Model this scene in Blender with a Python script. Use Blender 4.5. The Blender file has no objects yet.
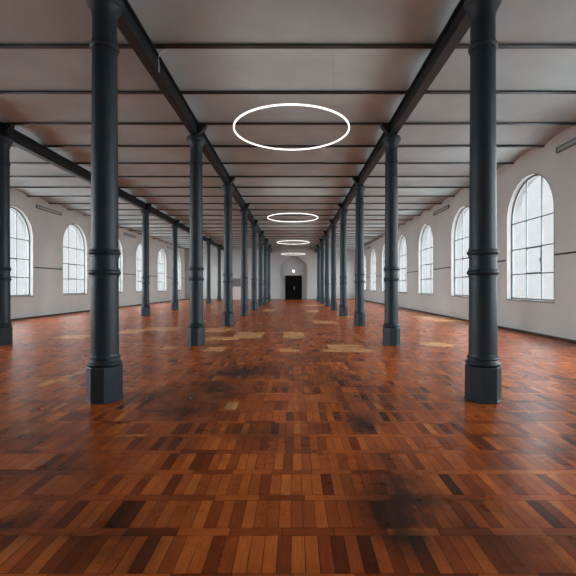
import bpy, bmesh, math, random
import numpy as np
from mathutils import Vector

random.seed(7)
rng = np.random.default_rng(7)
PI = math.pi
C = bpy.context.scene.collection

# ------------------------------------------------------------------ dimensions (metres)
S = 5.1                       # bay length along the hall
CAM_Z = 1.525
XL, XR = -12.61, 7.61         # side walls (inner faces)
Y0, Y1 = -0.9, 46.6          # end walls (inner faces)
ROW = 0.5 * S                 # column rows at -3*ROW, -ROW, +ROW
def bay(k): return (0.066 + k) * S
Z_BEAM = CAM_Z + 0.831 * S    # underside of the ceiling beams
Z_GIRD = CAM_Z + 0.762 * S    # underside of the long girders
Z_SPRING = Z_BEAM + 0.035     # springing of the shallow vaults
RISE = 0.12
WALL_T = 0.42

# ------------------------------------------------------------------ node helpers
def new_mat(name):
    m = bpy.data.materials.new(name); m.use_nodes = True
    nt = m.node_tree; nt.nodes.clear()
    out = nt.nodes.new('ShaderNodeOutputMaterial')
    return m, nt, out
def nd(nt, t, **kw):
    n = nt.nodes.new(t)
    for k, v in kw.items(): setattr(n, k, v)
    return n
def mixc(nt, fac, a, b, mode='MIX'):
    n = nt.nodes.new('ShaderNodeMix'); n.data_type = 'RGBA'; n.blend_type = mode
    for sock, v in ((n.inputs[0], fac), (n.inputs[6], a), (n.inputs[7], b)):
        if hasattr(v, 'is_output'): nt.links.new(v, sock)
        elif isinstance(v, (int, float)): sock.default_value = v
        else: sock.default_value = (*v, 1)
    return n.outputs[2]
def mth(nt, op, a, b=None, clamp=False):
    n = nt.nodes.new('ShaderNodeMath'); n.operation = op; n.use_clamp = clamp
    for sock, v in ((n.inputs[0], a), (n.inputs[1], b)):
        if v is None: continue
        if hasattr(v, 'is_output'): nt.links.new(v, sock)
        else: sock.default_value = v
    return n.outputs[0]
def ramp(nt, fac, a, b):
    n = nt.nodes.new('ShaderNodeMapRange'); n.clamp = True
    nt.links.new(fac, n.inputs[0]); n.inputs[1].default_value = a; n.inputs[2].default_value = b
    return n.outputs[0]
def noise(nt, scale, detail=4, rough=0.55, vec=None, stretch=None):
    n = nt.nodes.new('ShaderNodeTexNoise')
    n.inputs['Scale'].default_value = scale; n.inputs['Detail'].default_value = detail
    n.inputs['Roughness'].default_value = rough
    if vec is None:
        vec = nt.nodes.new('ShaderNodeTexCoord').outputs['Object']
    if stretch:
        mp = nt.nodes.new('ShaderNodeMapping'); mp.inputs['Scale'].default_value = stretch
        nt.links.new(vec, mp.inputs['Vector']); vec = mp.outputs[0]
    nt.links.new(vec, n.inputs['Vector'])
    return n.outputs['Fac']
def plain(name, col, rough=0.6, metal=0.0, var=0.12, scale=6.0, bump=0.0, bscale=40, spec=0.5, marks=None):
    m, nt, out = new_mat(name)
    p = nd(nt, 'ShaderNodeBsdfPrincipled')
    f = noise(nt, scale)
    dark = tuple(c * (1 - var) for c in col); lite = tuple(min(1, c * (1 + var)) for c in col)
    c = mixc(nt, ramp(nt, f, 0.3, 0.7), dark, lite)
    if marks:
        f2 = noise(nt, marks[0], 6, 0.65)
        c = mixc(nt, mth(nt, 'MULTIPLY', ramp(nt, f2, marks[1], marks[1] + 0.12), marks[2]), c, marks[3])
    nt.links.new(c, p.inputs['Base Color'])
    p.inputs['Roughness'].default_value = rough; p.inputs['Metallic'].default_value = metal
    p.inputs['Specular IOR Level'].default_value = spec
    if bump:
        b = nd(nt, 'ShaderNodeBump'); b.inputs['Strength'].default_value = bump; b.inputs['Distance'].default_value = 0.01
        nt.links.new(noise(nt, bscale, 5), b.inputs['Height']); nt.links.new(b.outputs[0], p.inputs['Normal'])
    nt.links.new(p.outputs[0], out.inputs[0])
    return m
def emit(name, col, strength):
    m, nt, out = new_mat(name)
    e = nd(nt, 'ShaderNodeEmission'); e.inputs[0].default_value = (*col, 1); e.inputs[1].default_value = strength
    nt.links.new(e.outputs[0], out.inputs[0]); return m

M = {}
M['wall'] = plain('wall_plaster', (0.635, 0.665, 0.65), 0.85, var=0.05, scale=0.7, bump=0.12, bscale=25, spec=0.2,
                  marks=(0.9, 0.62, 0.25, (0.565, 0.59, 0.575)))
M['endwall_dimmed'] = plain('wall_plaster_dimmed', (0.45, 0.455, 0.44), 0.85, var=0.05, scale=0.7, bump=0.12, bscale=25, spec=0.2)  # wall plaster darkened here to offset the over-bright light on the far wall
M['ceil'] = plain('ceiling_plaster', (0.41, 0.465, 0.47), 0.9, var=0.10, scale=0.9, bump=0.35, bscale=9, spec=0.15,
                  marks=(1.6, 0.60, 0.3, (0.35, 0.385, 0.38)))
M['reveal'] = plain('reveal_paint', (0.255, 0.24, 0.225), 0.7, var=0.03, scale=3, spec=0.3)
M['iron'] = plain('column_paint', (0.016, 0.029, 0.038), 0.47, var=0.12, scale=5, bump=0.05, bscale=30, spec=0.36)
M['girder'] = plain('girder_paint', (0.010, 0.015, 0.018), 0.5, var=0.18, scale=4, bump=0.06, bscale=25, spec=0.35)
M['beam'] = plain('beam_paint', (0.012, 0.012, 0.012), 0.45, var=0.3, scale=3, spec=0.4)
M['frame'] = plain('window_iron', (0.13, 0.14, 0.145), 0.55, var=0.1, scale=8)
M['masonry'] = plain('outer_masonry', (0.115, 0.11, 0.105), 0.85, var=0.1, scale=5)
M['sill'] = plain('sill_stone', (0.22, 0.22, 0.215), 0.7, var=0.12, scale=9)
M['base'] = plain('baseboard_wood', (0.075, 0.045, 0.034), 0.5, var=0.25, scale=4)
M['rail'] = plain('rail_paint', (0.03, 0.033, 0.034), 0.5, var=0.1)
M['door'] = plain('door_black', (0.0012, 0.0012, 0.0012), 0.6, var=0.1, spec=0.1)
M['chrome'] = plain('handle_metal', (0.7, 0.7, 0.68), 0.3, 1.0, var=0.05)
M['paledoor'] = plain('pale_door', (0.60, 0.52, 0.47), 0.6, var=0.05)
M['grey'] = plain('grey_panel', (0.15, 0.135, 0.13), 0.6, var=0.08)
M['fixface'] = plain('fixture_face', (0.42, 0.46, 0.475), 0.55, var=0.05)
M['fixedge'] = plain('fixture_edge', (0.15, 0.165, 0.17), 0.55, var=0.1)
M['cable'] = plain('pale_cable', (0.75, 0.73, 0.7), 0.5, var=0.05)
M['wire'] = plain('steel_wire', (0.30, 0.29, 0.28), 0.4, 0.6, var=0.05)
M['ring'] = emit('ring_diffuser', (1.0, 0.92, 0.87), 0.9)
M['added_uplight'] = emit('added_uplight_strip', (1.0, 0.95, 0.90), 9.0)  # extra glow added above the rings, hidden from below, to lift the ceiling
M['lamp'] = emit('door_lamp_diffuser', (1.0, 0.98, 0.94), 1.3)
M['ringbody'] = plain('ring_body', (0.7, 0.68, 0.66), 0.4, var=0.03)

# dusty old window glass
def glass():
    m, nt, out = new_mat('old_glass')
    t = nd(nt, 'ShaderNodeBsdfTransparent'); tl = nd(nt, 'ShaderNodeBsdfTranslucent'); g = nd(nt, 'ShaderNodeBsdfGlossy')
    f = noise(nt, 5.0, 6, 0.65)
    c = mixc(nt, ramp(nt, f, 0.35, 0.7), (0.925, 0.95, 0.965), (0.885, 0.91, 0.925))
    nt.links.new(c, t.inputs[0]); tl.inputs[0].default_value = (0.85, 0.88, 0.9, 1)
    g.inputs[0].default_value = (0.9, 0.93, 0.95, 1); g.inputs[1].default_value = 0.05
    m1 = nd(nt, 'ShaderNodeMixShader')
    f2 = noise(nt, 2.2, 7, 0.7)
    nt.links.new(mth(nt, 'ADD', mth(nt, 'MULTIPLY', ramp(nt, f2, 0.42, 0.7), 0.012), 0.004), m1.inputs[0])
    nt.links.new(t.outputs[0], m1.inputs[1]); nt.links.new(tl.outputs[0], m1.inputs[2])
    m2 = nd(nt, 'ShaderNodeMixShader'); m2.inputs[0].default_value = 0.05
    nt.links.new(m1.outputs[0], m2.inputs[1]); nt.links.new(g.outputs[0], m2.inputs[2])
    nt.links.new(m2.outputs[0], out.inputs[0]); return m
M['glass'] = glass()

# parquet: tint.x = brightness of the block, tint.y = replaced pale block, tint.z = old stain
def parquet():
    m, nt, out = new_mat('parquet_oak')
    p = nd(nt, 'ShaderNodeBsdfPrincipled')
    at = nd(nt, 'ShaderNodeAttribute', attribute_name='tint')
    sp = nd(nt, 'ShaderNodeSeparateXYZ'); nt.links.new(at.outputs['Vector'], sp.inputs[0])
    at2 = nd(nt, 'ShaderNodeAttribute', attribute_name='along')
    tc = nd(nt, 'ShaderNodeTexCoord').outputs['Object']
    # grain runs along each block
    ga = noise(nt, 1.0, 5, 0.6, tc, (70, 6, 1)); gb = noise(nt, 1.0, 5, 0.6, tc, (6, 70, 1))
    gm = nd(nt, 'ShaderNodeMix'); gm.data_type = 'FLOAT'
    nt.links.new(at2.outputs['Fac'], gm.inputs[0]); nt.links.new(ga, gm.inputs[2]); nt.links.new(gb, gm.inputs[3])
    grain = ramp(nt, gm.outputs[0], 0.3, 0.7)
    cr = nd(nt, 'ShaderNodeValToRGB'); nt.links.new(sp.outputs[0], cr.inputs[0])
    els = cr.color_ramp.elements
    els[0].position = 0.0; els[0].color = (0.070, 0.015, 0.005, 1)
    els[1].position = 1.0; els[1].color = (0.73, 0.25, 0.056, 1)
    for pos, col in ((0.22, (0.26, 0.050, 0.0105)), (0.5, (0.51, 0.116, 0.022)), (0.78, (0.66, 0.178, 0.034))):
        e = els.new(pos); e.color = (*col, 1)
    c = cr.outputs[0]
    c = mixc(nt, sp.outputs[1], c, (0.92, 0.47, 0.17))
    c = mixc(nt, 0.75, c, mixc(nt, grain, (0.62, 0.58, 0.55), (1.12, 1.12, 1.12)), 'MULTIPLY')
    # wear and old dark stains
    w = ramp(nt, noise(nt, 0.35, 5, 0.6, tc), 0.35, 0.65)
    c = mixc(nt, 0.6, c, mixc(nt, w, (0.72, 0.68, 0.66), (1.12, 1.10, 1.08)), 'MULTIPLY')
    at3 = nd(nt, 'ShaderNodeAttribute', attribute_name='stain')
    sn = mth(nt, 'ADD', mth(nt, 'MULTIPLY', noise(nt, 3.2, 7, 0.68, tc), 0.6), mth(nt, 'MULTIPLY', gm.outputs[0], 0.4))
    st = mth(nt, 'MULTIPLY', mth(nt, 'MULTIPLY', at3.outputs['Fac'], ramp(nt, sn, 0.27, 0.52), True), 0.93)
    gr = mth(nt, 'MULTIPLY', ramp(nt, noise(nt, 0.9, 6, 0.68, tc), 0.47, 0.66), mth(nt, 'MULTIPLY', ramp(nt, sn, 0.36, 0.58), 0.55))
    c = mixc(nt, gr, c, (0.035, 0.013, 0.007))
    c = mixc(nt, st, c, (0.017, 0.011, 0.009))
    nt.links.new(c, p.inputs['Base Color'])
    r = mth(nt, 'ADD', mth(nt, 'MULTIPLY', noise(nt, 3.0, 5, 0.6, tc), 0.18), 0.20)
    nt.links.new(r, p.inputs['Roughness'])
    p.inputs['Specular IOR Level'].default_value = 0.16
    b = nd(nt, 'ShaderNodeBump'); b.inputs['Strength'].default_value = 0.12; b.inputs['Distance'].default_value = 0.003
    nt.links.new(noise(nt, 3.0, 2, 0.5, tc), b.inputs['Height']); nt.links.new(b.outputs[0], p.inputs['Normal'])
    nt.links.new(p.outputs[0], out.inputs[0]); return m
M['floor'] = parquet()
M['subfloor'] = plain('joint_dirt', (0.02, 0.010, 0.007), 0.8)

# ------------------------------------------------------------------ mesh helpers
def link_mesh(name, me, parent=None):
    o = bpy.data.objects.new(name, me); C.objects.link(o)
    if parent: o.parent = parent
    return o
def build(name, bm, mat, parent=None, smooth=False, angle=35, bevel=0):
    if bevel:
        bmesh.ops.bevel(bm, geom=[e for e in bm.edges if e.calc_face_angle(0) > 0.6], offset=bevel, segments=2, affect='EDGES', profile=0.6)
    bmesh.ops.recalc_face_normals(bm, faces=bm.faces[:])
    me = bpy.data.meshes.new(name); bm.to_mesh(me); bm.free()
    me.materials.append(M[mat])
    if smooth:
        me.polygons.foreach_set('use_smooth', [True] * len(me.polygons))
        me.set_sharp_from_angle(angle=math.radians(angle))
    return link_mesh(name, me, parent)
def box(bm, x0, x1, y0, y1, z0, z1):
    v = [bm.verts.new((x, y, z)) for x in (x0, x1) for y in (y0, y1) for z in (z0, z1)]
    for f in ((0,1,3,2), (4,6,7,5), (0,4,5,1), (2,3,7,6), (0,2,6,4), (1,5,7,3)):
        bm.faces.new([v[i] for i in f])
def lathe(bm, prof, n=48, phase=0.0, cap=True):
    rings = []
    for r, z in prof:
        rings.append([bm.verts.new((r * math.cos(phase + 2*PI*i/n), r * math.sin(phase + 2*PI*i/n), z)) for i in range(n)])
    for a, b in zip(rings, rings[1:]):
        for i in range(n):
            j = (i + 1) % n
            bm.faces.new((a[i], a[j], b[j], b[i]))
    if cap:
        bm.faces.new(rings[0][::-1]); bm.faces.new(rings[-1])
def tube(bm, pts, r, n=8, closed=False):
    pts = [Vector(p) for p in pts]; m = len(pts); rings = []
    up0 = Vector((0, 0, 1))
    for i, p in enumerate(pts):
        a = pts[(i - 1) % m] if (closed or i > 0) else p
        b = pts[(i + 1) % m] if (closed or i < m - 1) else p
        t = (b - a).normalized()
        up = up0 if abs(t.z) < 0.95 else Vector((1, 0, 0))
        u = t.cross(up).normalized(); v = u.cross(t).normalized()
        rings.append([bm.verts.new(p + r * (math.cos(2*PI*k/n) * u + math.sin(2*PI*k/n) * v)) for k in range(n)])
    last = m if closed else m - 1
    for i in range(last):
        a, b = rings[i], rings[(i + 1) % m]
        for k in range(n):
            bm.faces.new((a[k], a[(k+1) % n], b[(k+1) % n], b[k]))
    if not closed:
        bm.faces.new(rings[0][::-1]); bm.faces.new(rings[-1])
def tag(o, label, cat, group=None, kind=None):
    o['label'] = label; o['category'] = cat
    if group: o['group'] = group
    if kind: o['kind'] = kind
    return o
def empty(name, loc=(0, 0, 0), rz=0.0):
    o = bpy.data.objects.new(name, None); C.objects.link(o)
    o.location = loc; o.rotation_euler.z = rz; o.empty_display_size = 0.2
    return o
def copy_tree(root):
    def rec(o, parent):
        c = o.copy(); C.objects.link(c)
        if parent: c.parent = parent
        for ch in [x for x in KIDS.get(o.name, [])]: rec(ch, c)
        return c
    return rec(root, None)
KIDS = {}
def register(root):
    KIDS.clear()
    for o in C.objects:
        if o.parent: KIDS.setdefault(o.parent.name, []).append(o)

# ------------------------------------------------------------------ floor
PER, BAND_Y, PW, PL = 0.4046, 2.911, 0.0793, 0.3253
def from_px(px, py):
    z = 603.3 / (py - 286.5); return (px - 294.5) * z / 403.0, z
PATCH = [(209,241,335.5,339), (235,263,331.5,337.5), (206,226.5,347,349.6), (144,181,326.5,330.5), (204,231,327.5,331),
         (325,372,347.5,350.8), (330,363,344.8,348), (284,304,331,337.8), (281,299,347.5,350.2), (315,334,320,322.6),
         (307,320,309.6,311.6), (264,275,308.8,311.2), (418,458,315.5,318.8), (432,462,318.5,321), (424,452,342,345),
         (60,90,334,337), (120,144,329,332.5), (40,53,379,384), (229,236,402,406), (300,330,304.4,305.6), (165,182,345,347),
         (352,362,383,386), (344,356,315.6,317.0)]
PATCHW = []
for a, b, c_, d in PATCH:
    ym = (c_ + d) / 2; xa, _ = from_px(a, ym); xb, _ = from_px(b, ym)
    _, yn = from_px(0, d); _, yf = from_px(0, c_)
    PATCHW.append((xa, xb, yn, yf))
STAIN = [(400,505,0.30,0.45,1.0), (404,530,0.20,0.22,1.0), (430,505,0.26,0.3,0.8), (405,478,0.28,0.3,0.75), (385,456,0.16,0.18,0.9),
         (240,371,0.55,0.42,0.95), (222,388,0.5,0.5,0.7), (190,405,0.6,0.5,0.75), (165,393,0.6,0.5,0.6), (335,458,0.12,0.12,0.8),
         (175,440,0.25,0.2,0.8), (15,520,0.25,0.22,0.9), (110,540,0.16,0.2,0.8), (70,540,0.2,0.2,0.55), (146,548,0.12,0.2,0.9),
         (363,420,0.2,0.25,0.8), (338,375,0.35,0.35,0.6), (486,504,0.18,0.12,0.7), (500,540,0.4,0.2,0.6), (560,445,0.35,0.2,0.5),
         (520,414,0.35,0.25,0.5), (455,515,0.22,0.2,0.7), (60,470,0.5,0.35,0.45), (360,400,0.5,0.4,0.35), (310,355,0.9,0.5,0.3),
         (20,430,0.8,0.4,0.4), (250,430,0.4,0.25,0.4), (540,560,0.3,0.15,0.6)]
STW = [(*from_px(a, b), rx, ry, k) for a, b, rx, ry, k in STAIN]
verts, faces, tint, along, mats = [], [], [], [], []
def block(x0, x1, y0, y1, al):
    cx, cy = (x0 + x1) / 2, (y0 + y1) / 2
    n = len(verts); g = 0.0017
    tz = rng.normal(0, 0.00035, 3)
    for x, y, sx, sy in ((x0+g, y0+g, -1, -1), (x1-g, y0+g, 1, -1), (x1-g, y1-g, 1, 1), (x0+g, y1-g, -1, 1)):
        verts.append((x, y, -0.0012 + float(np.clip(tz[0] + tz[1]*sx + tz[2]*sy, -0.0011, 0.0011))))
    faces.append((n, n+1, n+2, n+3))
    t = float(np.clip(rng.normal(0.48, 0.175), 0, 1))
    if rng.random() < 0.07: t *= 0.35
    pale = 0.0
    for xa, xb, yn, yf in PATCHW:
        if xa <= cx <= xb and yn - 0.05 <= cy <= yf + 0.05: pale = 0.75 + 0.25 * rng.random()
    tint.extend((t, pale, 0.0)); along.append(1.0 if al else 0.0); mats.append(0)
k0 = int(math.floor((Y0 - BAND_Y) / PER)) - 1; k1 = int(math.ceil((Y1 - BAND_Y) / PER)) + 1
for k in range(k0, k1):
    yb0, yb1 = BAND_Y + k*PER - PW/2, BAND_Y + k*PER + PW/2
    yp1 = BAND_Y + (k+1)*PER - PW/2
    off = rng.random() * PL; x = XL - off
    while x < XR:
        a, b = max(x, XL), min(x + PL, XR)
        if b - a > 0.01 and yb0 > Y0 and yb1 < Y1: block(a, b, yb0, yb1, True)
        x += PL
    off = rng.random() * 0.02; x = XL - off
    while x < XR:
        a, b = max(x, XL), min(x + PW, XR)
        c0, c1 = max(yb1, Y0), min(yp1, Y1)
        if b - a > 0.01 and c1 - c0 > 0.01: block(a, b, c0, c1, False)
        x += PW
n = len(verts)
for zz in (-0.006, -0.12):
    verts.extend([(XL-0.5, Y0-0.5, zz), (XR+0.5, Y0-0.5, zz), (XR+0.5, Y1+0.9, zz), (XL-0.5, Y1+0.9, zz)])
for f in ((n, n+1, n+2, n+3), (n+7, n+6, n+5, n+4), (n, n+4, n+5, n+1), (n+1, n+5, n+6, n+2), (n+2, n+6, n+7, n+3), (n+3, n+7, n+4, n)):
    faces.append(f); tint.extend((0, 0, 0)); along.append(0.0); mats.append(1)
me = bpy.data.meshes.new('floor'); me.from_pydata(verts, [], faces)
me.materials.append(M['floor']); me.materials.append(M['subfloor'])
me.polygons.foreach_set('material_index', mats)
me.attributes.new('tint', 'FLOAT_VECTOR', 'FACE').data.foreach_set('vector', tint)
vv = np.array(verts); stv = np.zeros(len(vv))
for sx_, sy_, rx, ry, k in STW:
    stv = np.maximum(stv, 1.35 * k * np.exp(-(((vv[:, 0] - sx_) / rx) ** 2 + ((vv[:, 1] - sy_) / ry) ** 2)))
me.attributes.new('stain', 'FLOAT', 'POINT').data.foreach_set('value', np.clip(stv, 0, 1.3).astype(np.float32))
me.attributes.new('along', 'FLOAT', 'FACE').data.foreach_set('value', along)
me.update()
tag(link_mesh('floor', me), 'worn reddish brown wooden block parquet floor with pale repaired patches', 'floor', kind='structure')

# ------------------------------------------------------------------ ceiling of shallow vaults between beams
bm = bmesh.new()
prof = []
nb0, nb1 = -1, 27
NS = 14
for i in range(nb0, nb1):
    ya, yb = (0.066 + i/3) * S, (0.066 + (i+1)/3) * S
    for j in range(NS + (1 if i == nb1 - 1 else 0)):
        t = j / NS
        prof.append((ya + (yb - ya) * t, Z_SPRING + RISE * (1 - (2*t - 1) ** 2)))
XS = [XL - 0.3 + (XR - XL + 0.6) * i / 24 for i in range(25)]
grid = [[bm.verts.new((x, y, z)) for x in XS] for y, z in prof]
for a, b in zip(grid, grid[1:]):
    for i in range(len(XS) - 1): bm.faces.new((a[i], a[i+1], b[i+1], b[i]))
prof_end = [bm.verts.new((x, Y1 + 0.9, Z_SPRING)) for x in XS]
for i in range(len(XS) - 1): bm.faces.new((grid[-1][i], grid[-1][i+1], prof_end[i+1], prof_end[i]))
top = [[bm.verts.new((x, y, Z_SPRING + 0.5)) for x in (XS[0], XS[-1])] for y in (prof[0][0] - 0.5, Y1 + 0.9)]
bm.faces.new((top[0][0], top[0][1], top[1][1], top[1][0]))
tag(build('ceiling', bm, 'ceil', smooth=True, angle=25), 'pale plastered ceiling of shallow vaults between dark beams', 'ceiling', kind='structure')

# ------------------------------------------------------------------ side walls with arched window openings
WH, WZ0, WZS = 1.315, 1.06, 3.835          # half width, sill height, springing height
WIN_Y = [bay(k + 0.5) for k in range(0, 9)]
TOPW = Z_SPRING + RISE + 0.05
NA = 28
def arch_pts(hw, z0, zs):                   # outline from bottom left over the arch to bottom right (u, z)
    pts = [(-hw, z0), (-hw, zs)]
    pts += [(-hw * math.cos(PI * i / NA), zs + hw * math.sin(PI * i / NA)) for i in range(1, NA)]
    pts += [(hw, zs), (hw, z0)]
    return pts
def wall_side(name, x, sgn, label):
    bm = bmesh.new()
    for xx in (x, x + sgn * WALL_T):
        edges = [Y0] + [v for y in WIN_Y for v in (y - WH, y + WH)] + [Y1]
        def quad(a, b, c, d): bm.faces.new([bm.verts.new((xx, p[0], p[1])) for p in (a, b, c, d)])
        for i in range(0, len(edges), 2):   # piers
            quad((edges[i], -0.02), (edges[i+1], -0.02), (edges[i+1], TOPW), (edges[i], TOPW))
        for y in WIN_Y:
            quad((y-WH, -0.02), (y+WH, -0.02), (y+WH, WZ0), (y-WH, WZ0))
            ar = arch_pts(WH, WZ0, WZS)[1:-1]
            for (u0, z0), (u1, z1) in zip(ar, ar[1:]):
                quad((y+u0, z0), (y+u1, z1), (y+u1, TOPW), (y+u0, TOPW))
    # close the top and ends so the wall is a solid slab
    for a, b in (((Y0, -0.02), (Y0, TOPW)), ((Y0, TOPW), (Y1, TOPW)), ((Y1, TOPW), (Y1, -0.02))):
        bm.faces.new([bm.verts.new(p) for p in ((x, *a), (x, *b), (x+sgn*WALL_T, *b), (x+sgn*WALL_T, *a))])
    bmesh.ops.remove_doubles(bm, verts=bm.verts[:], dist=1e-5)
    o = build(name, bm, 'wall'); tag(o, label, 'wall', kind='structure'); return o
wall_side('wall_left', XL, -1, 'grey plastered left wall pierced by arched windows')
wall_side('wall_right', XR, 1, 'grey plastered right wall pierced by tall arched windows')

# ------------------------------------------------------------------ one window (faces +x locally: room side is +x)
GD = -0.20                                   # glazing plane behind the wall face
def strip(bm, outer, inner, xa, xb):         # frame following the outline, between two depths
    n_ = len(outer)
    for loop in (outer, inner):
        for (u0, z0), (u1, z1) in zip(loop, loop[1:]):
            bm.faces.new([bm.verts.new(p) for p in ((xa, u0, z0), (xa, u1, z1), (xb, u1, z1), (xb, u0, z0))])
    for xx in (xa, xb):
        for i in range(n_ - 1):
            (a0, b0), (a1, b1), (c1, d1), (c0, d0) = outer[i], outer[i+1], inner[i+1], inner[i]
            bm.faces.new([bm.verts.new(p) for p in ((xx, a0, b0), (xx, a1, b1), (xx, c1, d1), (xx, c0, d0))])
    bmesh.ops.remove_doubles(bm, verts=bm.verts[:], dist=1e-5)
def make_window(name):
    root = empty(name)
    # white plastered reveal, a lining through the whole wall
    bm = bmesh.new()
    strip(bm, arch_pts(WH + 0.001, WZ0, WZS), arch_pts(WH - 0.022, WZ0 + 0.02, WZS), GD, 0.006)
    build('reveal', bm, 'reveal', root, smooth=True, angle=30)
    bm = bmesh.new()
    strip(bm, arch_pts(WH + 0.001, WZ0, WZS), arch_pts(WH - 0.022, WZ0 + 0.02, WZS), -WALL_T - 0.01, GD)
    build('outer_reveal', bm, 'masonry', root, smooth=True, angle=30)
    bm = bmesh.new(); hw = WH - 0.022
    strip(bm, arch_pts(hw, WZ0 + 0.02, WZS), arch_pts(hw - 0.05, WZ0 + 0.07, WZS), GD - 0.035, GD + 0.035)
    box(bm, GD - 0.035, GD + 0.035, -hw, hw, WZ0 + 0.02, WZ0 + 0.075)
    fr = build('frame', bm, 'frame', root, smooth=True, angle=30)
    g = hw - 0.05
    for u in (-g / 3, g / 3):
        bm = bmesh.new(); ztop = WZS + math.sqrt(hw*hw - u*u) - 0.03
        box(bm, GD - 0.022, GD + 0.022, u - 0.017, u + 0.017, WZ0 + 0.05, ztop)
        build('mullion', bm, 'frame', root)
    for z in (1.944, 2.806, 3.73):
        bm = bmesh.new(); box(bm, GD - 0.02, GD + 0.02, -hw + 0.02, hw - 0.02, z - 0.017, z + 0.017)
        build('glazing_bar', bm, 'frame', root)
    # opening light in the middle of the second row
    bm = bmesh.new(); w = 0.018; a, b, c, d = -g/3 + 0.018, g/3 - 0.018, 1.962, 2.788
    for q in ((a, a+w, c, d), (b-w, b, c, d), (a, b, c, c+w), (a, b, d-w, d)):
        box(bm, GD - 0.02, GD + 0.03, q[0], q[1], q[2], q[3])
    cs = build('casement', bm, 'frame', root)
    bm = bmesh.new(); box(bm, GD + 0.03, GD + 0.055, b - 0.03, b - 0.005, 2.30, 2.42)
    build('latch', bm, 'frame', cs)
    # glass: one sheet of panes
    bm = bmesh.new(); ar = arch_pts(hw - 0.03, WZ0 + 0.05, WZS)
    bm.faces.new([bm.verts.new((GD, u, z)) for u, z in ar])
    build('glass_panes', bm, 'glass', root)
    bm = bmesh.new(); box(bm, -WALL_T - 0.06, 0.02, -WH - 0.0, WH + 0.0, WZ0 - 0.03, WZ0 + 0.022)
    build('window_sill', bm, 'sill', root, bevel=0.006)
    return root
ORD = ['nearest', 'second', 'third', 'fourth', 'fifth', 'sixth', 'seventh', 'eighth', 'ninth', 'tenth']
proto = make_window('window_1'); register(proto)
wn = 0
first = True
for side, x, rz in ((-1, XL, 0.0), (1, XR, PI)):
    for i, y in enumerate(WIN_Y):
        w = proto if first else copy_tree(proto)
        first = False
        w.location = (x, y, 0); w.rotation_euler.z = rz
        wn += 1; w.name = 'window_%d' % wn
        sd = 'left' if side < 0 else 'right'
        k = i                                  # bay index: k + 0.5
        if side > 0:
            if k < 2: lab = 'tall arched window on the right wall, out of view beside the camera, bay %s' % ORD[k]
            else: lab = '%s tall arched iron framed window on the right wall counted from the camera' % ORD[k - 2]
        else:
            if k < 3: lab = 'tall arched window on the left wall, out of view beside the camera, bay %s' % ORD[k]
            else: lab = '%s tall arched iron framed window in view on the left wall' % ORD[k - 3]
        tag(w, lab, 'window', 'arched windows of the %s wall' % sd, 'structure')
        # portal that guides daylight sampling through this opening
        L = bpy.data.lights.new('window_portal', 'AREA'); L.shape = 'RECTANGLE'; L.size = 2*WH; L.size_y = 4.1
        L.cycles.is_portal = True
        lo = bpy.data.objects.new('window_portal', L); C.objects.link(lo)
        lo.location = (x + side * 0.25, y, (WZ0 + WZS + WH) / 2)
        lo.rotation_euler = (0, (PI/2 if side > 0 else -PI/2), 0)
        L.size, L.size_y = 4.1, 2*WH

# ------------------------------------------------------------------ end walls
NX0, NX1, NZS, NRISE, NDEP = -1.62, 1.55, 4.05, 0.95, 0.55     # door niche in the far wall
bm = bmesh.new()
def fquad(*ps): bm.faces.new([bm.verts.new(p) for p in ps])
def nz(x):                                   # niche soffit: flat segmental arch with cut corners
    t = (x - NX0) / (NX1 - NX0); return NZS + NRISE * min(1.0, 2.6 * t, 2.6 * (1 - t)) ** 0.8
xs = [NX0 + (NX1 - NX0) * i / 32 for i in range(33)]
fquad((XL-0.5, Y1, -0.02), (NX0, Y1, -0.02), (NX0, Y1, TOPW), (XL-0.5, Y1, TOPW))
fquad((NX1, Y1, -0.02), (XR+0.5, Y1, -0.02), (XR+0.5, Y1, TOPW), (NX1, Y1, TOPW))
for a, b in zip(xs, xs[1:]):
    fquad((a, Y1, nz(a)), (b, Y1, nz(b)), (b, Y1, TOPW), (a, Y1, TOPW))
    fquad((a, Y1, nz(a)), (b, Y1, nz(b)), (b, Y1+NDEP, nz(b)), (a, Y1+NDEP, nz(a)))
    fquad((a, Y1+NDEP, -0.02), (b, Y1+NDEP, -0.02), (b, Y1+NDEP, nz(b)), (a, Y1+NDEP, nz(a)))
for x in (NX0, NX1):
    fquad((x, Y1, -0.02), (x, Y1+NDEP, -0.02), (x, Y1+NDEP, NZS), (x, Y1, NZS))
fquad((XL-0.5, Y1+0.7, -0.02), (XR+0.5, Y1+0.7, -0.02), (XR+0.5, Y1+0.7, TOPW), (XL-0.5, Y1+0.7, TOPW))
bmesh.ops.remove_doubles(bm, verts=bm.verts[:], dist=1e-5)
tag(build('wall_back', bm, 'endwall_dimmed'), 'pale far end wall with a shallow arched niche round the black door', 'wall', kind='structure')
bm = bmesh.new(); box(bm, XL-0.5, XR+0.5, Y0-0.4, Y0, -0.02, TOPW)
tag(build('wall_front', bm, 'wall'), 'plain plastered end wall behind the camera', 'wall', kind='structure')

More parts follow.
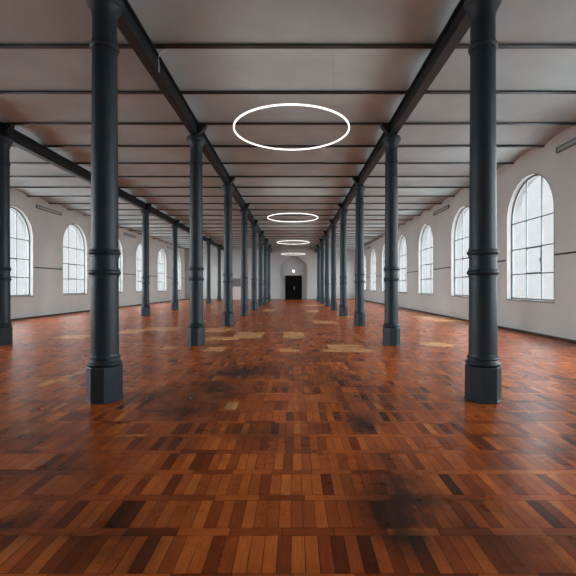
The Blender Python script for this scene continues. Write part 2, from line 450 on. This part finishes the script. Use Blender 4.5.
# black double door
d = empty('door_1', (-0.02, Y1 + NDEP, 0))
bm = bmesh.new()
box(bm, -0.97, -0.90, -0.09, 0, 0, 2.80); box(bm, 0.90, 0.97, -0.09, 0, 0, 2.80); box(bm, -0.97, 0.97, -0.09, 0, 2.72, 2.80)
build('door_frame', bm, 'door', d)
for sx in (-1, 1):
    bm = bmesh.new(); a, b = (-0.90, -0.0005) if sx < 0 else (0.0005, 0.90)
    box(bm, a, b, -0.06, -0.01, 0.005, 2.72)
    for z0, z1 in ((0.25, 1.15), (1.35, 2.50)):
        box(bm, a + 0.14, b - 0.14, -0.068, -0.058, z0, z1)
    lf = build('door_leaf', bm, 'door', d)
    if sx > 0:
        bm = bmesh.new(); box(bm, 0.03, 0.10, -0.075, -0.06, 1.15, 1.50); box(bm, 0.05, 0.08, -0.13, -0.07, 1.36, 1.39); box(bm, 0.05, 0.17, -0.13, -0.11, 1.36, 1.39)
        h = build('door_handle', bm, 'chrome', lf, bevel=0.004); h['label'] = 'pale metal handle'
tag(d, 'black double door in the niche of the far wall', 'door', kind='structure')
# emergency lamp over the door
lp = empty('door_lamp', (-0.03, Y1 + NDEP, 3.18))
bm = bmesh.new(); box(bm, -0.15, 0.15, -0.07, 0, 0.0, 0.27); build('housing', bm, 'ringbody', lp, bevel=0.008)
bm = bmesh.new()
v = [bm.verts.new(p) for p in ((-0.145,-0.10,0.01),(0.145,-0.10,0.01),(0.10,-0.10,0.26),(-0.10,-0.10,0.26),(-0.145,-0.0701,0.01),(0.145,-0.0701,0.01),(0.10,-0.0701,0.26),(-0.10,-0.0701,0.26))]
for f in ((0,1,2,3),(7,6,5,4),(0,4,5,1),(1,5,6,2),(2,6,7,3),(3,7,4,0)): bm.faces.new([v[i] for i in f])
build('diffuser', bm, 'lamp', lp)
tag(lp, 'small lit white lamp on the wall above the black door', 'lamp', kind='thing')
# pale side door with grey transom
d = empty('door_2', (-6.62, Y1, 0))
bm = bmesh.new()
box(bm, -0.86, -0.78, -0.07, 0, 0, 2.45); box(bm, 0.78, 0.86, -0.07, 0, 0, 2.45)
build('door_frame', bm, 'paledoor', d)
bm = bmesh.new(); box(bm, -0.78, 0.78, -0.05, -0.0, 0.004, 1.50); build('door_leaf', bm, 'paledoor', d, bevel=0.005)
bm = bmesh.new(); box(bm, -0.86, 0.86, -0.10, -0.0, 1.50, 2.45)
build('transom_panel', bm, 'grey', d, bevel=0.01)['label'] = 'grey panel over the pale door'
tag(d, 'pale door under a grey panel in the far wall, left of the central aisle', 'door', kind='structure')

# ------------------------------------------------------------------ baseboards and thin wall rails
def slab(name, x0, x1, y0, y1, z0, z1, mat, label, cat):
    bm = bmesh.new(); box(bm, x0, x1, y0, y1, z0, z1)
    return tag(build(name, bm, mat), label, cat, kind='structure')
slab('baseboard_left', XL, XL+0.02, Y0, Y1, 0, 0.07, 'base', 'low dark brown baseboard along the left wall', 'baseboard')
slab('baseboard_right', XR-0.02, XR, Y0, Y1, 0, 0.07, 'base', 'low dark brown baseboard along the right wall', 'baseboard')
bm = bmesh.new()
for a, b in ((XL+0.02, -7.48), (-5.76, NX0), (NX1, XR-0.02)): box(bm, a, b, Y1-0.02, Y1, 0, 0.06)
tag(build('baseboard_back', bm, 'base'), 'low dark baseboard along the far end wall', 'baseboard', kind='structure')
tn = 0
for side, x in ((-1, XL), (1, XR)):
    ed = [Y0 + 0.01] + [v for y in WIN_Y for v in (y - WH - 0.04, y + WH + 0.04)] + [Y1 - 0.02]
    for j in range(0, len(ed), 2):
        a, b = ed[j], ed[j+1]
        k = j // 2; ofs = 3 if side < 0 else 2          # index of the nearest window in view
        if k < ofs: continue
        tn += 1
        x0, x1 = (x, x + 0.028) if side < 0 else (x - 0.028, x)
        bm = bmesh.new(); box(bm, x0, x1, a, b, 2.425, 2.475)
        sd = 'left' if side < 0 else 'right'
        if k == ofs: lab = 'thin dark rail on the %s wall, on the camera side of its nearest window in view' % sd
        elif k < 9: lab = 'thin dark rail on the %s wall between its %s and %s windows in view' % (sd, ORD[k-1-ofs], ORD[k-ofs])
        else: lab = 'thin dark rail on the %s wall at the far corner past the last window' % sd
        tag(build('trim_%d' % tn, bm, 'rail', bevel=0.004), lab, 'rail', 'thin dark rails on the %s wall' % sd, 'structure')

# ------------------------------------------------------------------ columns
FZ = -CAM_Z                                   # heights below are measured from the camera level, times S
def H(h): return CAM_Z + h * S
def torus_prof(r, z, rr, hh, n=7):            # half-round moulding on a shaft of radius r
    return [(r + rr * math.sin(PI * i / (n-1)), z - hh + 2*hh * i / (n-1)) for i in range(n)]
def make_column():
    root = empty('iron_column')
    # octagonal plinth
    bm = bmesh.new(); ap = 0.0408 * S; cr = ap / math.cos(PI/8)
    zt = 0.462
    lathe(bm, [(cr*1.03, 0.0), (cr*1.03, 0.018), (cr, 0.024), (cr, zt - 0.012), (cr*0.975, zt)], 8, PI/8)
    build('plinth', bm, 'iron', root)
    # base mouldings
    bm = bmesh.new(); r0 = 0.0350 * S
    p = [(0.175, zt), (0.200, zt+0.002)]
    p += [(0.196 + 0.026 * math.sin(PI*i/8), zt + 0.004 + 0.062*i/8) for i in range(9)]
    p += [(0.190, zt+0.075), (0.187, zt+0.085)]
    p += [(0.185 + 0.018 * math.sin(PI*i/6), zt + 0.09 + 0.034*i/6) for i in range(7)]
    p += [(0.184, zt+0.135), (r0, zt+0.165)]
    lathe(bm, p, 56); build('base_moulding', bm, 'iron', root, smooth=True, angle=50)
    # tapering shaft with flared capital neck
    bm = bmesh.new(); z_ = zt + 0.16
    def rad(h): return S * (0.0350 - (0.0350 - 0.0304) * (h + 0.17) / (0.71 + 0.17))
    p = [(rad(-0.17), z_)] + [(rad(h), H(h)) for h in (-0.1, 0.0, 0.1, 0.2, 0.3, 0.4, 0.5, 0.6, 0.70)]
    lathe(bm, p, 56); build('shaft', bm, 'iron', root, smooth=True, angle=60)
    # mouldings: a pair at waist height, a single one below the capital
    for h, rr, hh in ((0.0362, 0.0060, 0.0072), (0.0886, 0.0060, 0.0072), (0.630, 0.0054, 0.0066)):
        bm = bmesh.new(); r = rad(h)
        q = [(r - 0.004, H(h) - hh*S*1.7), (r + 0.010, H(h) - hh*S*1.6), (r + 0.010, H(h) - hh*S)] + torus_prof(r + 0.008, H(h), rr*S - 0.008, hh*S*0.95, 9) \
            + [(r + 0.010, H(h) + hh*S), (r + 0.010, H(h) + hh*S*1.6), (r - 0.004, H(h) + hh*S*1.7)]
        lathe(bm, q, 56, cap=False); build('ring_moulding', bm, 'iron', root, smooth=True, angle=40)
    bm = bmesh.new(); rc = rad(0.70)
    p = [(rc - 0.004, H(0.699))]
    p += [(rc + 0.05 * (i/6) ** 2, H(0.70) + (0.034*S) * i/6) for i in range(7)]
    p += [(rc + 0.056, H(0.7355)), (rc + 0.056, H(0.739))]
    p += [(rc + 0.052 + 0.030 * math.sin(PI/2*i/6), H(0.739) + 0.075 * (1 - math.cos(PI/2*i/6))) for i in range(7)]
    p += [(rc + 0.083, H(0.758)), (rc + 0.074, H(0.760)), (rc + 0.074, Z_GIRD)]
    lathe(bm, p, 56); build('capital', bm, 'iron', root, smooth=True, angle=45)
    return root
col = make_column(); register(col)
first = True
LAB_A = {1: 'nearest and largest dark iron column on the left of the central aisle',
         2: 'second dark iron column in the row left of the central aisle'}
LAB_C = {2: 'dark iron column cut by the left edge, nearest of the far left row',
         3: 'far left row iron column standing right behind the nearest left column',
         4: 'far left row iron column seen first to the right of the nearest left column',
         5: 'far left row iron column midway between nearest and second central left columns',
         6: 'far left row iron column right behind the second central left column',
         7: 'far left row iron column seen first to the right of the second central left column',
         8: 'hindmost iron column of the far left row near the end wall'}
NUM = ['', 'nearest', 'second', 'third', 'fourth', 'fifth', 'sixth', 'seventh', 'hindmost']
for xr, rowname, ks in ((-ROW, 'left', range(1, 9)), (ROW, 'right', range(1, 9)), (-7.62, 'aisle', range(2, 9))):
    for k in ks:
        c = col if first else copy_tree(col); first = False
        c.location = (xr, bay(k), 0)
        if rowname == 'aisle': lab = LAB_C[k]; grp = 'iron columns of the far left row'
        else:
            lab = ('nearest and largest dark iron column on the %s of the central aisle' % rowname) if k == 1 else \
                  '%s dark iron column from the camera in the row %s of the central aisle' % (NUM[k], rowname)
            grp = 'iron columns of the row %s of the central aisle' % rowname
        tag(c, lab, 'column', grp, 'thing')

# ------------------------------------------------------------------ girders over the column rows
def girder(x, label, k_from):
    root = empty('girder', (x, 0, Z_GIRD))
    fw, th, y0, y1 = 0.0178 * S, 0.028, Y0, Y1
    hgt = Z_BEAM - Z_GIRD
    bm = bmesh.new(); box(bm, -fw, fw, y0, y1, 0, th); build('bottom_flange', bm, 'girder', root, bevel=0.004)
    bm = bmesh.new(); box(bm, -0.03, 0.03, y0, y1, th, hgt - th); build('web', bm, 'girder', root)
    bm = bmesh.new(); box(bm, -fw, fw, y0, y1, hgt - th, hgt); build('top_flange', bm, 'girder', root, bevel=0.004)
    for k in range(k_from, 9):                # cast bearing brackets either side of the web at each column
        for s in (-1, 1):
            bm = bmesh.new(); y = bay(k); w = 0.085
            out = [(0.03, hgt), (0.275, hgt), (0.275, hgt - 0.05), (0.22, hgt - 0.13), (0.15, hgt - 0.21), (0.09, hgt - 0.26), (0.03, hgt - 0.30)]
            a = [bm.verts.new((s*p, y - w, q)) for p, q in out]; b = [bm.verts.new((s*p, y + w, q)) for p, q in out]
            bm.faces.new(a); bm.faces.new(b[::-1])
            for i in range(len(out)):
                j = (i + 1) % len(out); bm.faces.new((a[i], b[i], b[j], a[j]))
            build('bracket', bm, 'girder', root, bevel=0.006)
    tag(root, label, 'girder', 'long girders on the column rows', 'thing')
girder(-ROW, 'long black girder over the column row left of the central aisle', 1)
girder(ROW, 'long black girder over the column row right of the central aisle', 1)
girder(-7.62, 'long black girder over the far left column row', 2)

# ------------------------------------------------------------------ transverse ceiling beams
def make_beam():
    bm = bmesh.new()
    box(bm, XL + 0.01, XR - 0.01, -0.052, 0.052, Z_BEAM, Z_BEAM + 0.016)
    box(bm, XL + 0.01, XR - 0.01, -0.012, 0.012, Z_BEAM + 0.016, Z_BEAM + 0.10)
    return build('ceiling_beam', bm, 'beam')
bproto = make_beam()
for i in range(4, 27):
    b = bproto if i == 4 else bproto.copy()
    if i > 4: C.objects.link(b)
    b.location = (0, (0.066 + i/3) * S, 0)
    k, r = divmod(i, 3)
    pair = 'the %s pair of central columns' % NUM[k]
    lab = ('black cross beam under the ceiling straight above ' + pair) if r == 0 else \
          ('black cross ceiling beam, %s one beyond ' % ('first' if r == 1 else 'second') + pair)
    tag(b, lab, 'beam', 'black cross beams of the ceiling', 'thing')

# ------------------------------------------------------------------ ring lights
RZ, RR = CAM_Z + 0.607 * S, 0.222 * S
def make_ring():
    root = empty('ring_light')
    bm = bmesh.new(); N = 128; w, h = 0.0135, 0.026
    prof_ = [(RR - w, -h/2), (RR + w, -h/2), (RR + w, h/2 - 0.003), (RR - w, h/2 - 0.003)]
    rings = [[bm.verts.new((r*math.cos(2*PI*i/N), r*math.sin(2*PI*i/N), z)) for r, z in prof_] for i in range(N)]
    for i in range(N):
        a, b = rings[i], rings[(i+1) % N]
        for j in range(4): bm.faces.new((a[j], b[j], b[(j+1) % 4], a[(j+1) % 4]))
    build('light_tube', bm, 'ring', root, smooth=True, angle=30)
    bm = bmesh.new()
    prof_ = [(RR - w, h/2 - 0.003), (RR + w, h/2 - 0.003), (RR + w, h/2 + 0.004), (RR - w, h/2 + 0.004)]
    rings = [[bm.verts.new((r*math.cos(2*PI*i/N), r*math.sin(2*PI*i/N), z)) for r, z in prof_] for i in range(N)]
    for i in range(N):
        a, b = rings[i], rings[(i+1) % N]
        for j in range(4): bm.faces.new((a[j], b[j], b[(j+1) % 4], a[(j+1) % 4]))
    build('backing', bm, 'ringbody', root, smooth=True, angle=30)
    bm = bmesh.new()                          # unseen glowing strip, added on top of the ring to brighten the ceiling
    a_ = [[bm.verts.new((r*math.cos(2*PI*i/N), r*math.sin(2*PI*i/N), h/2 + 0.0045)) for i in range(N)] for r in (RR - 0.012, RR + 0.012)]
    for i in range(N):
        j = (i+1) % N; bm.faces.new((a_[0][i], a_[0][j], a_[1][j], a_[1][i]))
    build('added_uplight_strip', bm, 'added_uplight', root)
    for i in range(4):
        a = (1, -1)[i % 2] * math.asin(S/6/RR) + (0, PI)[i // 2]
        x, y = RR*math.cos(a), RR*math.sin(a)
        bm = bmesh.new(); tube(bm, [(x, y, h/2), (x, y, Z_BEAM - RZ)], 0.001, 6)
        build('suspension_wire', bm, 'wire', root)
    return root
ring = make_ring(); register(ring)
RL = ['nearest and largest glowing ring light hanging under the ceiling', 'second glowing ring light from the camera under the ceiling',
      'third glowing ring light from the camera, just above the farthest ring', 'farthest and lowest looking glowing ring light, over the black door']
for i, k in enumerate((1.5, 3.5, 5.5, 7.5)):
    r = ring if i == 0 else copy_tree(ring)
    r.location = (-0.045, bay(k), RZ)
    tag(r, RL[i], 'ring light', 'ring lights along the central aisle', 'thing')

# ------------------------------------------------------------------ slim fixtures high on the side walls
def make_fix():
    root = empty('wall_fixture')
    L2, hh, dp = 1.06, 0.085, 0.06
    bm = bmesh.new()
    box(bm, 0, dp, -L2, L2, hh - 0.03, hh); box(bm, 0, dp, -L2, L2, -hh, -hh + 0.03)
    box(bm, 0, dp, -L2, -L2 + 0.03, -hh + 0.03, hh - 0.03); box(bm, 0, dp, L2 - 0.03, L2, -hh + 0.03, hh - 0.03)
    build('frame', bm, 'fixedge', root)
    bm = bmesh.new(); box(bm, 0, dp - 0.03, -L2 + 0.03, L2 - 0.03, -hh + 0.03, hh - 0.03)
    build('face_panel', bm, 'fixface', root)
    return root
fx = make_fix(); register(fx); first = True
for side, x, rz, ks in ((-1, XL, 0, (4, 6, 8)), (1, XR, PI, (2, 4, 6, 8))):
    for j, k in enumerate(ks):
        f = fx if first else copy_tree(fx); first = False
        f.location = (x, bay(k) + 0.02, CAM_Z + 0.767 * S); f.rotation_euler.z = rz
        tag(f, '%s slim grey bar fixture high on the %s wall' % (('nearest', 'second', 'third', 'fourth')[j], 'left' if side < 0 else 'right'),
            'wall fixture', 'slim bar fixtures on the side walls', 'thing')

# ------------------------------------------------------------------ loose cable over the near left girder
bm = bmesh.new(); zz = Z_GIRD
xg = -ROW + 0.0178 * S
yy = 1.43 * S
pts = [(xg + 0.22, yy - 0.02, Z_SPRING + 0.11), (xg + 0.15, yy, Z_BEAM + 0.04), (xg + 0.05, yy, Z_BEAM - 0.01), (xg + 0.012, yy, Z_BEAM - 0.08),
       (xg + 0.006, yy + 0.01, zz + 0.22), (xg + 0.012, yy + 0.03, zz + 0.10), (xg + 0.012, yy + 0.02, zz + 0.0)]
tube(bm, pts, 0.009, 8)
tag(build('cable', bm, 'cable', smooth=True), 'thin pale loose cable hanging over the near left girder', 'cable', kind='thing')

# ------------------------------------------------------------------ daylight: pale overcast sky
w = bpy.data.worlds.new('overcast'); bpy.context.scene.world = w; w.use_nodes = True
nt = w.node_tree; nt.nodes.clear()
out = nd(nt, 'ShaderNodeOutputWorld'); bg = nd(nt, 'ShaderNodeBackground')
tc = nd(nt, 'ShaderNodeTexCoord'); sp = nd(nt, 'ShaderNodeSeparateXYZ'); nt.links.new(tc.outputs['Generated'], sp.inputs[0])
cr = nd(nt, 'ShaderNodeValToRGB'); nt.links.new(mth(nt, 'ADD', mth(nt, 'MULTIPLY', sp.outputs[2], 0.5), 0.5), cr.inputs[0])
def el(deg): return 0.5 + 0.5 * math.sin(math.radians(deg))
def sky_ramp(c_r, stops, low, high):
    e = c_r.color_ramp.elements
    e[0].position = 0.0; e[0].color = (*low, 1)
    e[1].position = 1.0; e[1].color = (*high, 1)
    for dg, c_ in stops:
        q = e.new(el(dg)); q.color = (*c_, 1)
# sky kept dull behind the panes; unseen sides and rear brightened to light walls
SKY, GRD = (6.6, 7.1, 7.4), (2.7, 2.85, 2.9)
sky_ramp(cr, ((-20, GRD), (-8, (0.33, 0.325, 0.32)), (0, (0.34, 0.343, 0.345)), (17, (0.36, 0.37, 0.378)), (26, SKY)), GRD, SKY)
cr2 = nd(nt, 'ShaderNodeValToRGB'); nt.links.new(mth(nt, 'ADD', mth(nt, 'MULTIPLY', sp.outputs[2], 0.5), 0.5), cr2.inputs[0])
sky_ramp(cr2, ((-6, GRD), (2, SKY)), GRD, SKY)
side = ramp(nt, sp.outputs[1], 0.66, 0.35)
nt.links.new(mixc(nt, side, cr.outputs[0], cr2.outputs[0]), bg.inputs[0]); bg.inputs[1].default_value = 1.0
nt.links.new(bg.outputs[0], out.inputs[0])

# ------------------------------------------------------------------ camera and view
cam = bpy.data.cameras.new('camera'); co = bpy.data.objects.new('camera', cam); C.objects.link(co)
co.location = (0, 0, CAM_Z); co.rotation_euler = (PI/2, 0, 0)
cam.sensor_width = 36; cam.lens = 403 / 576 * 36
cam.shift_x = -5.8 / 576; cam.shift_y = -1.6 / 576; cam.clip_end = 300; cam.clip_start = 0.05
sc = bpy.context.scene; sc.camera = co
sc.view_settings.view_transform = 'Standard'; sc.view_settings.look = 'None'
sc.view_settings.gamma = 1; sc.view_settings.use_curve_mapping = False
sc.view_settings.exposure = 1.2
cy = sc.cycles
cy.max_bounces = 16; cy.diffuse_bounces = 8; cy.glossy_bounces = 5; cy.transmission_bounces = 8; cy.transparent_max_bounces = 12
cy.use_denoising = True; cy.denoising_prefilter = 'ACCURATE'; cy.denoising_input_passes = 'RGB_ALBEDO_NORMAL'; cy.use_adaptive_sampling = False; cy.sample_clamp_indirect = 8
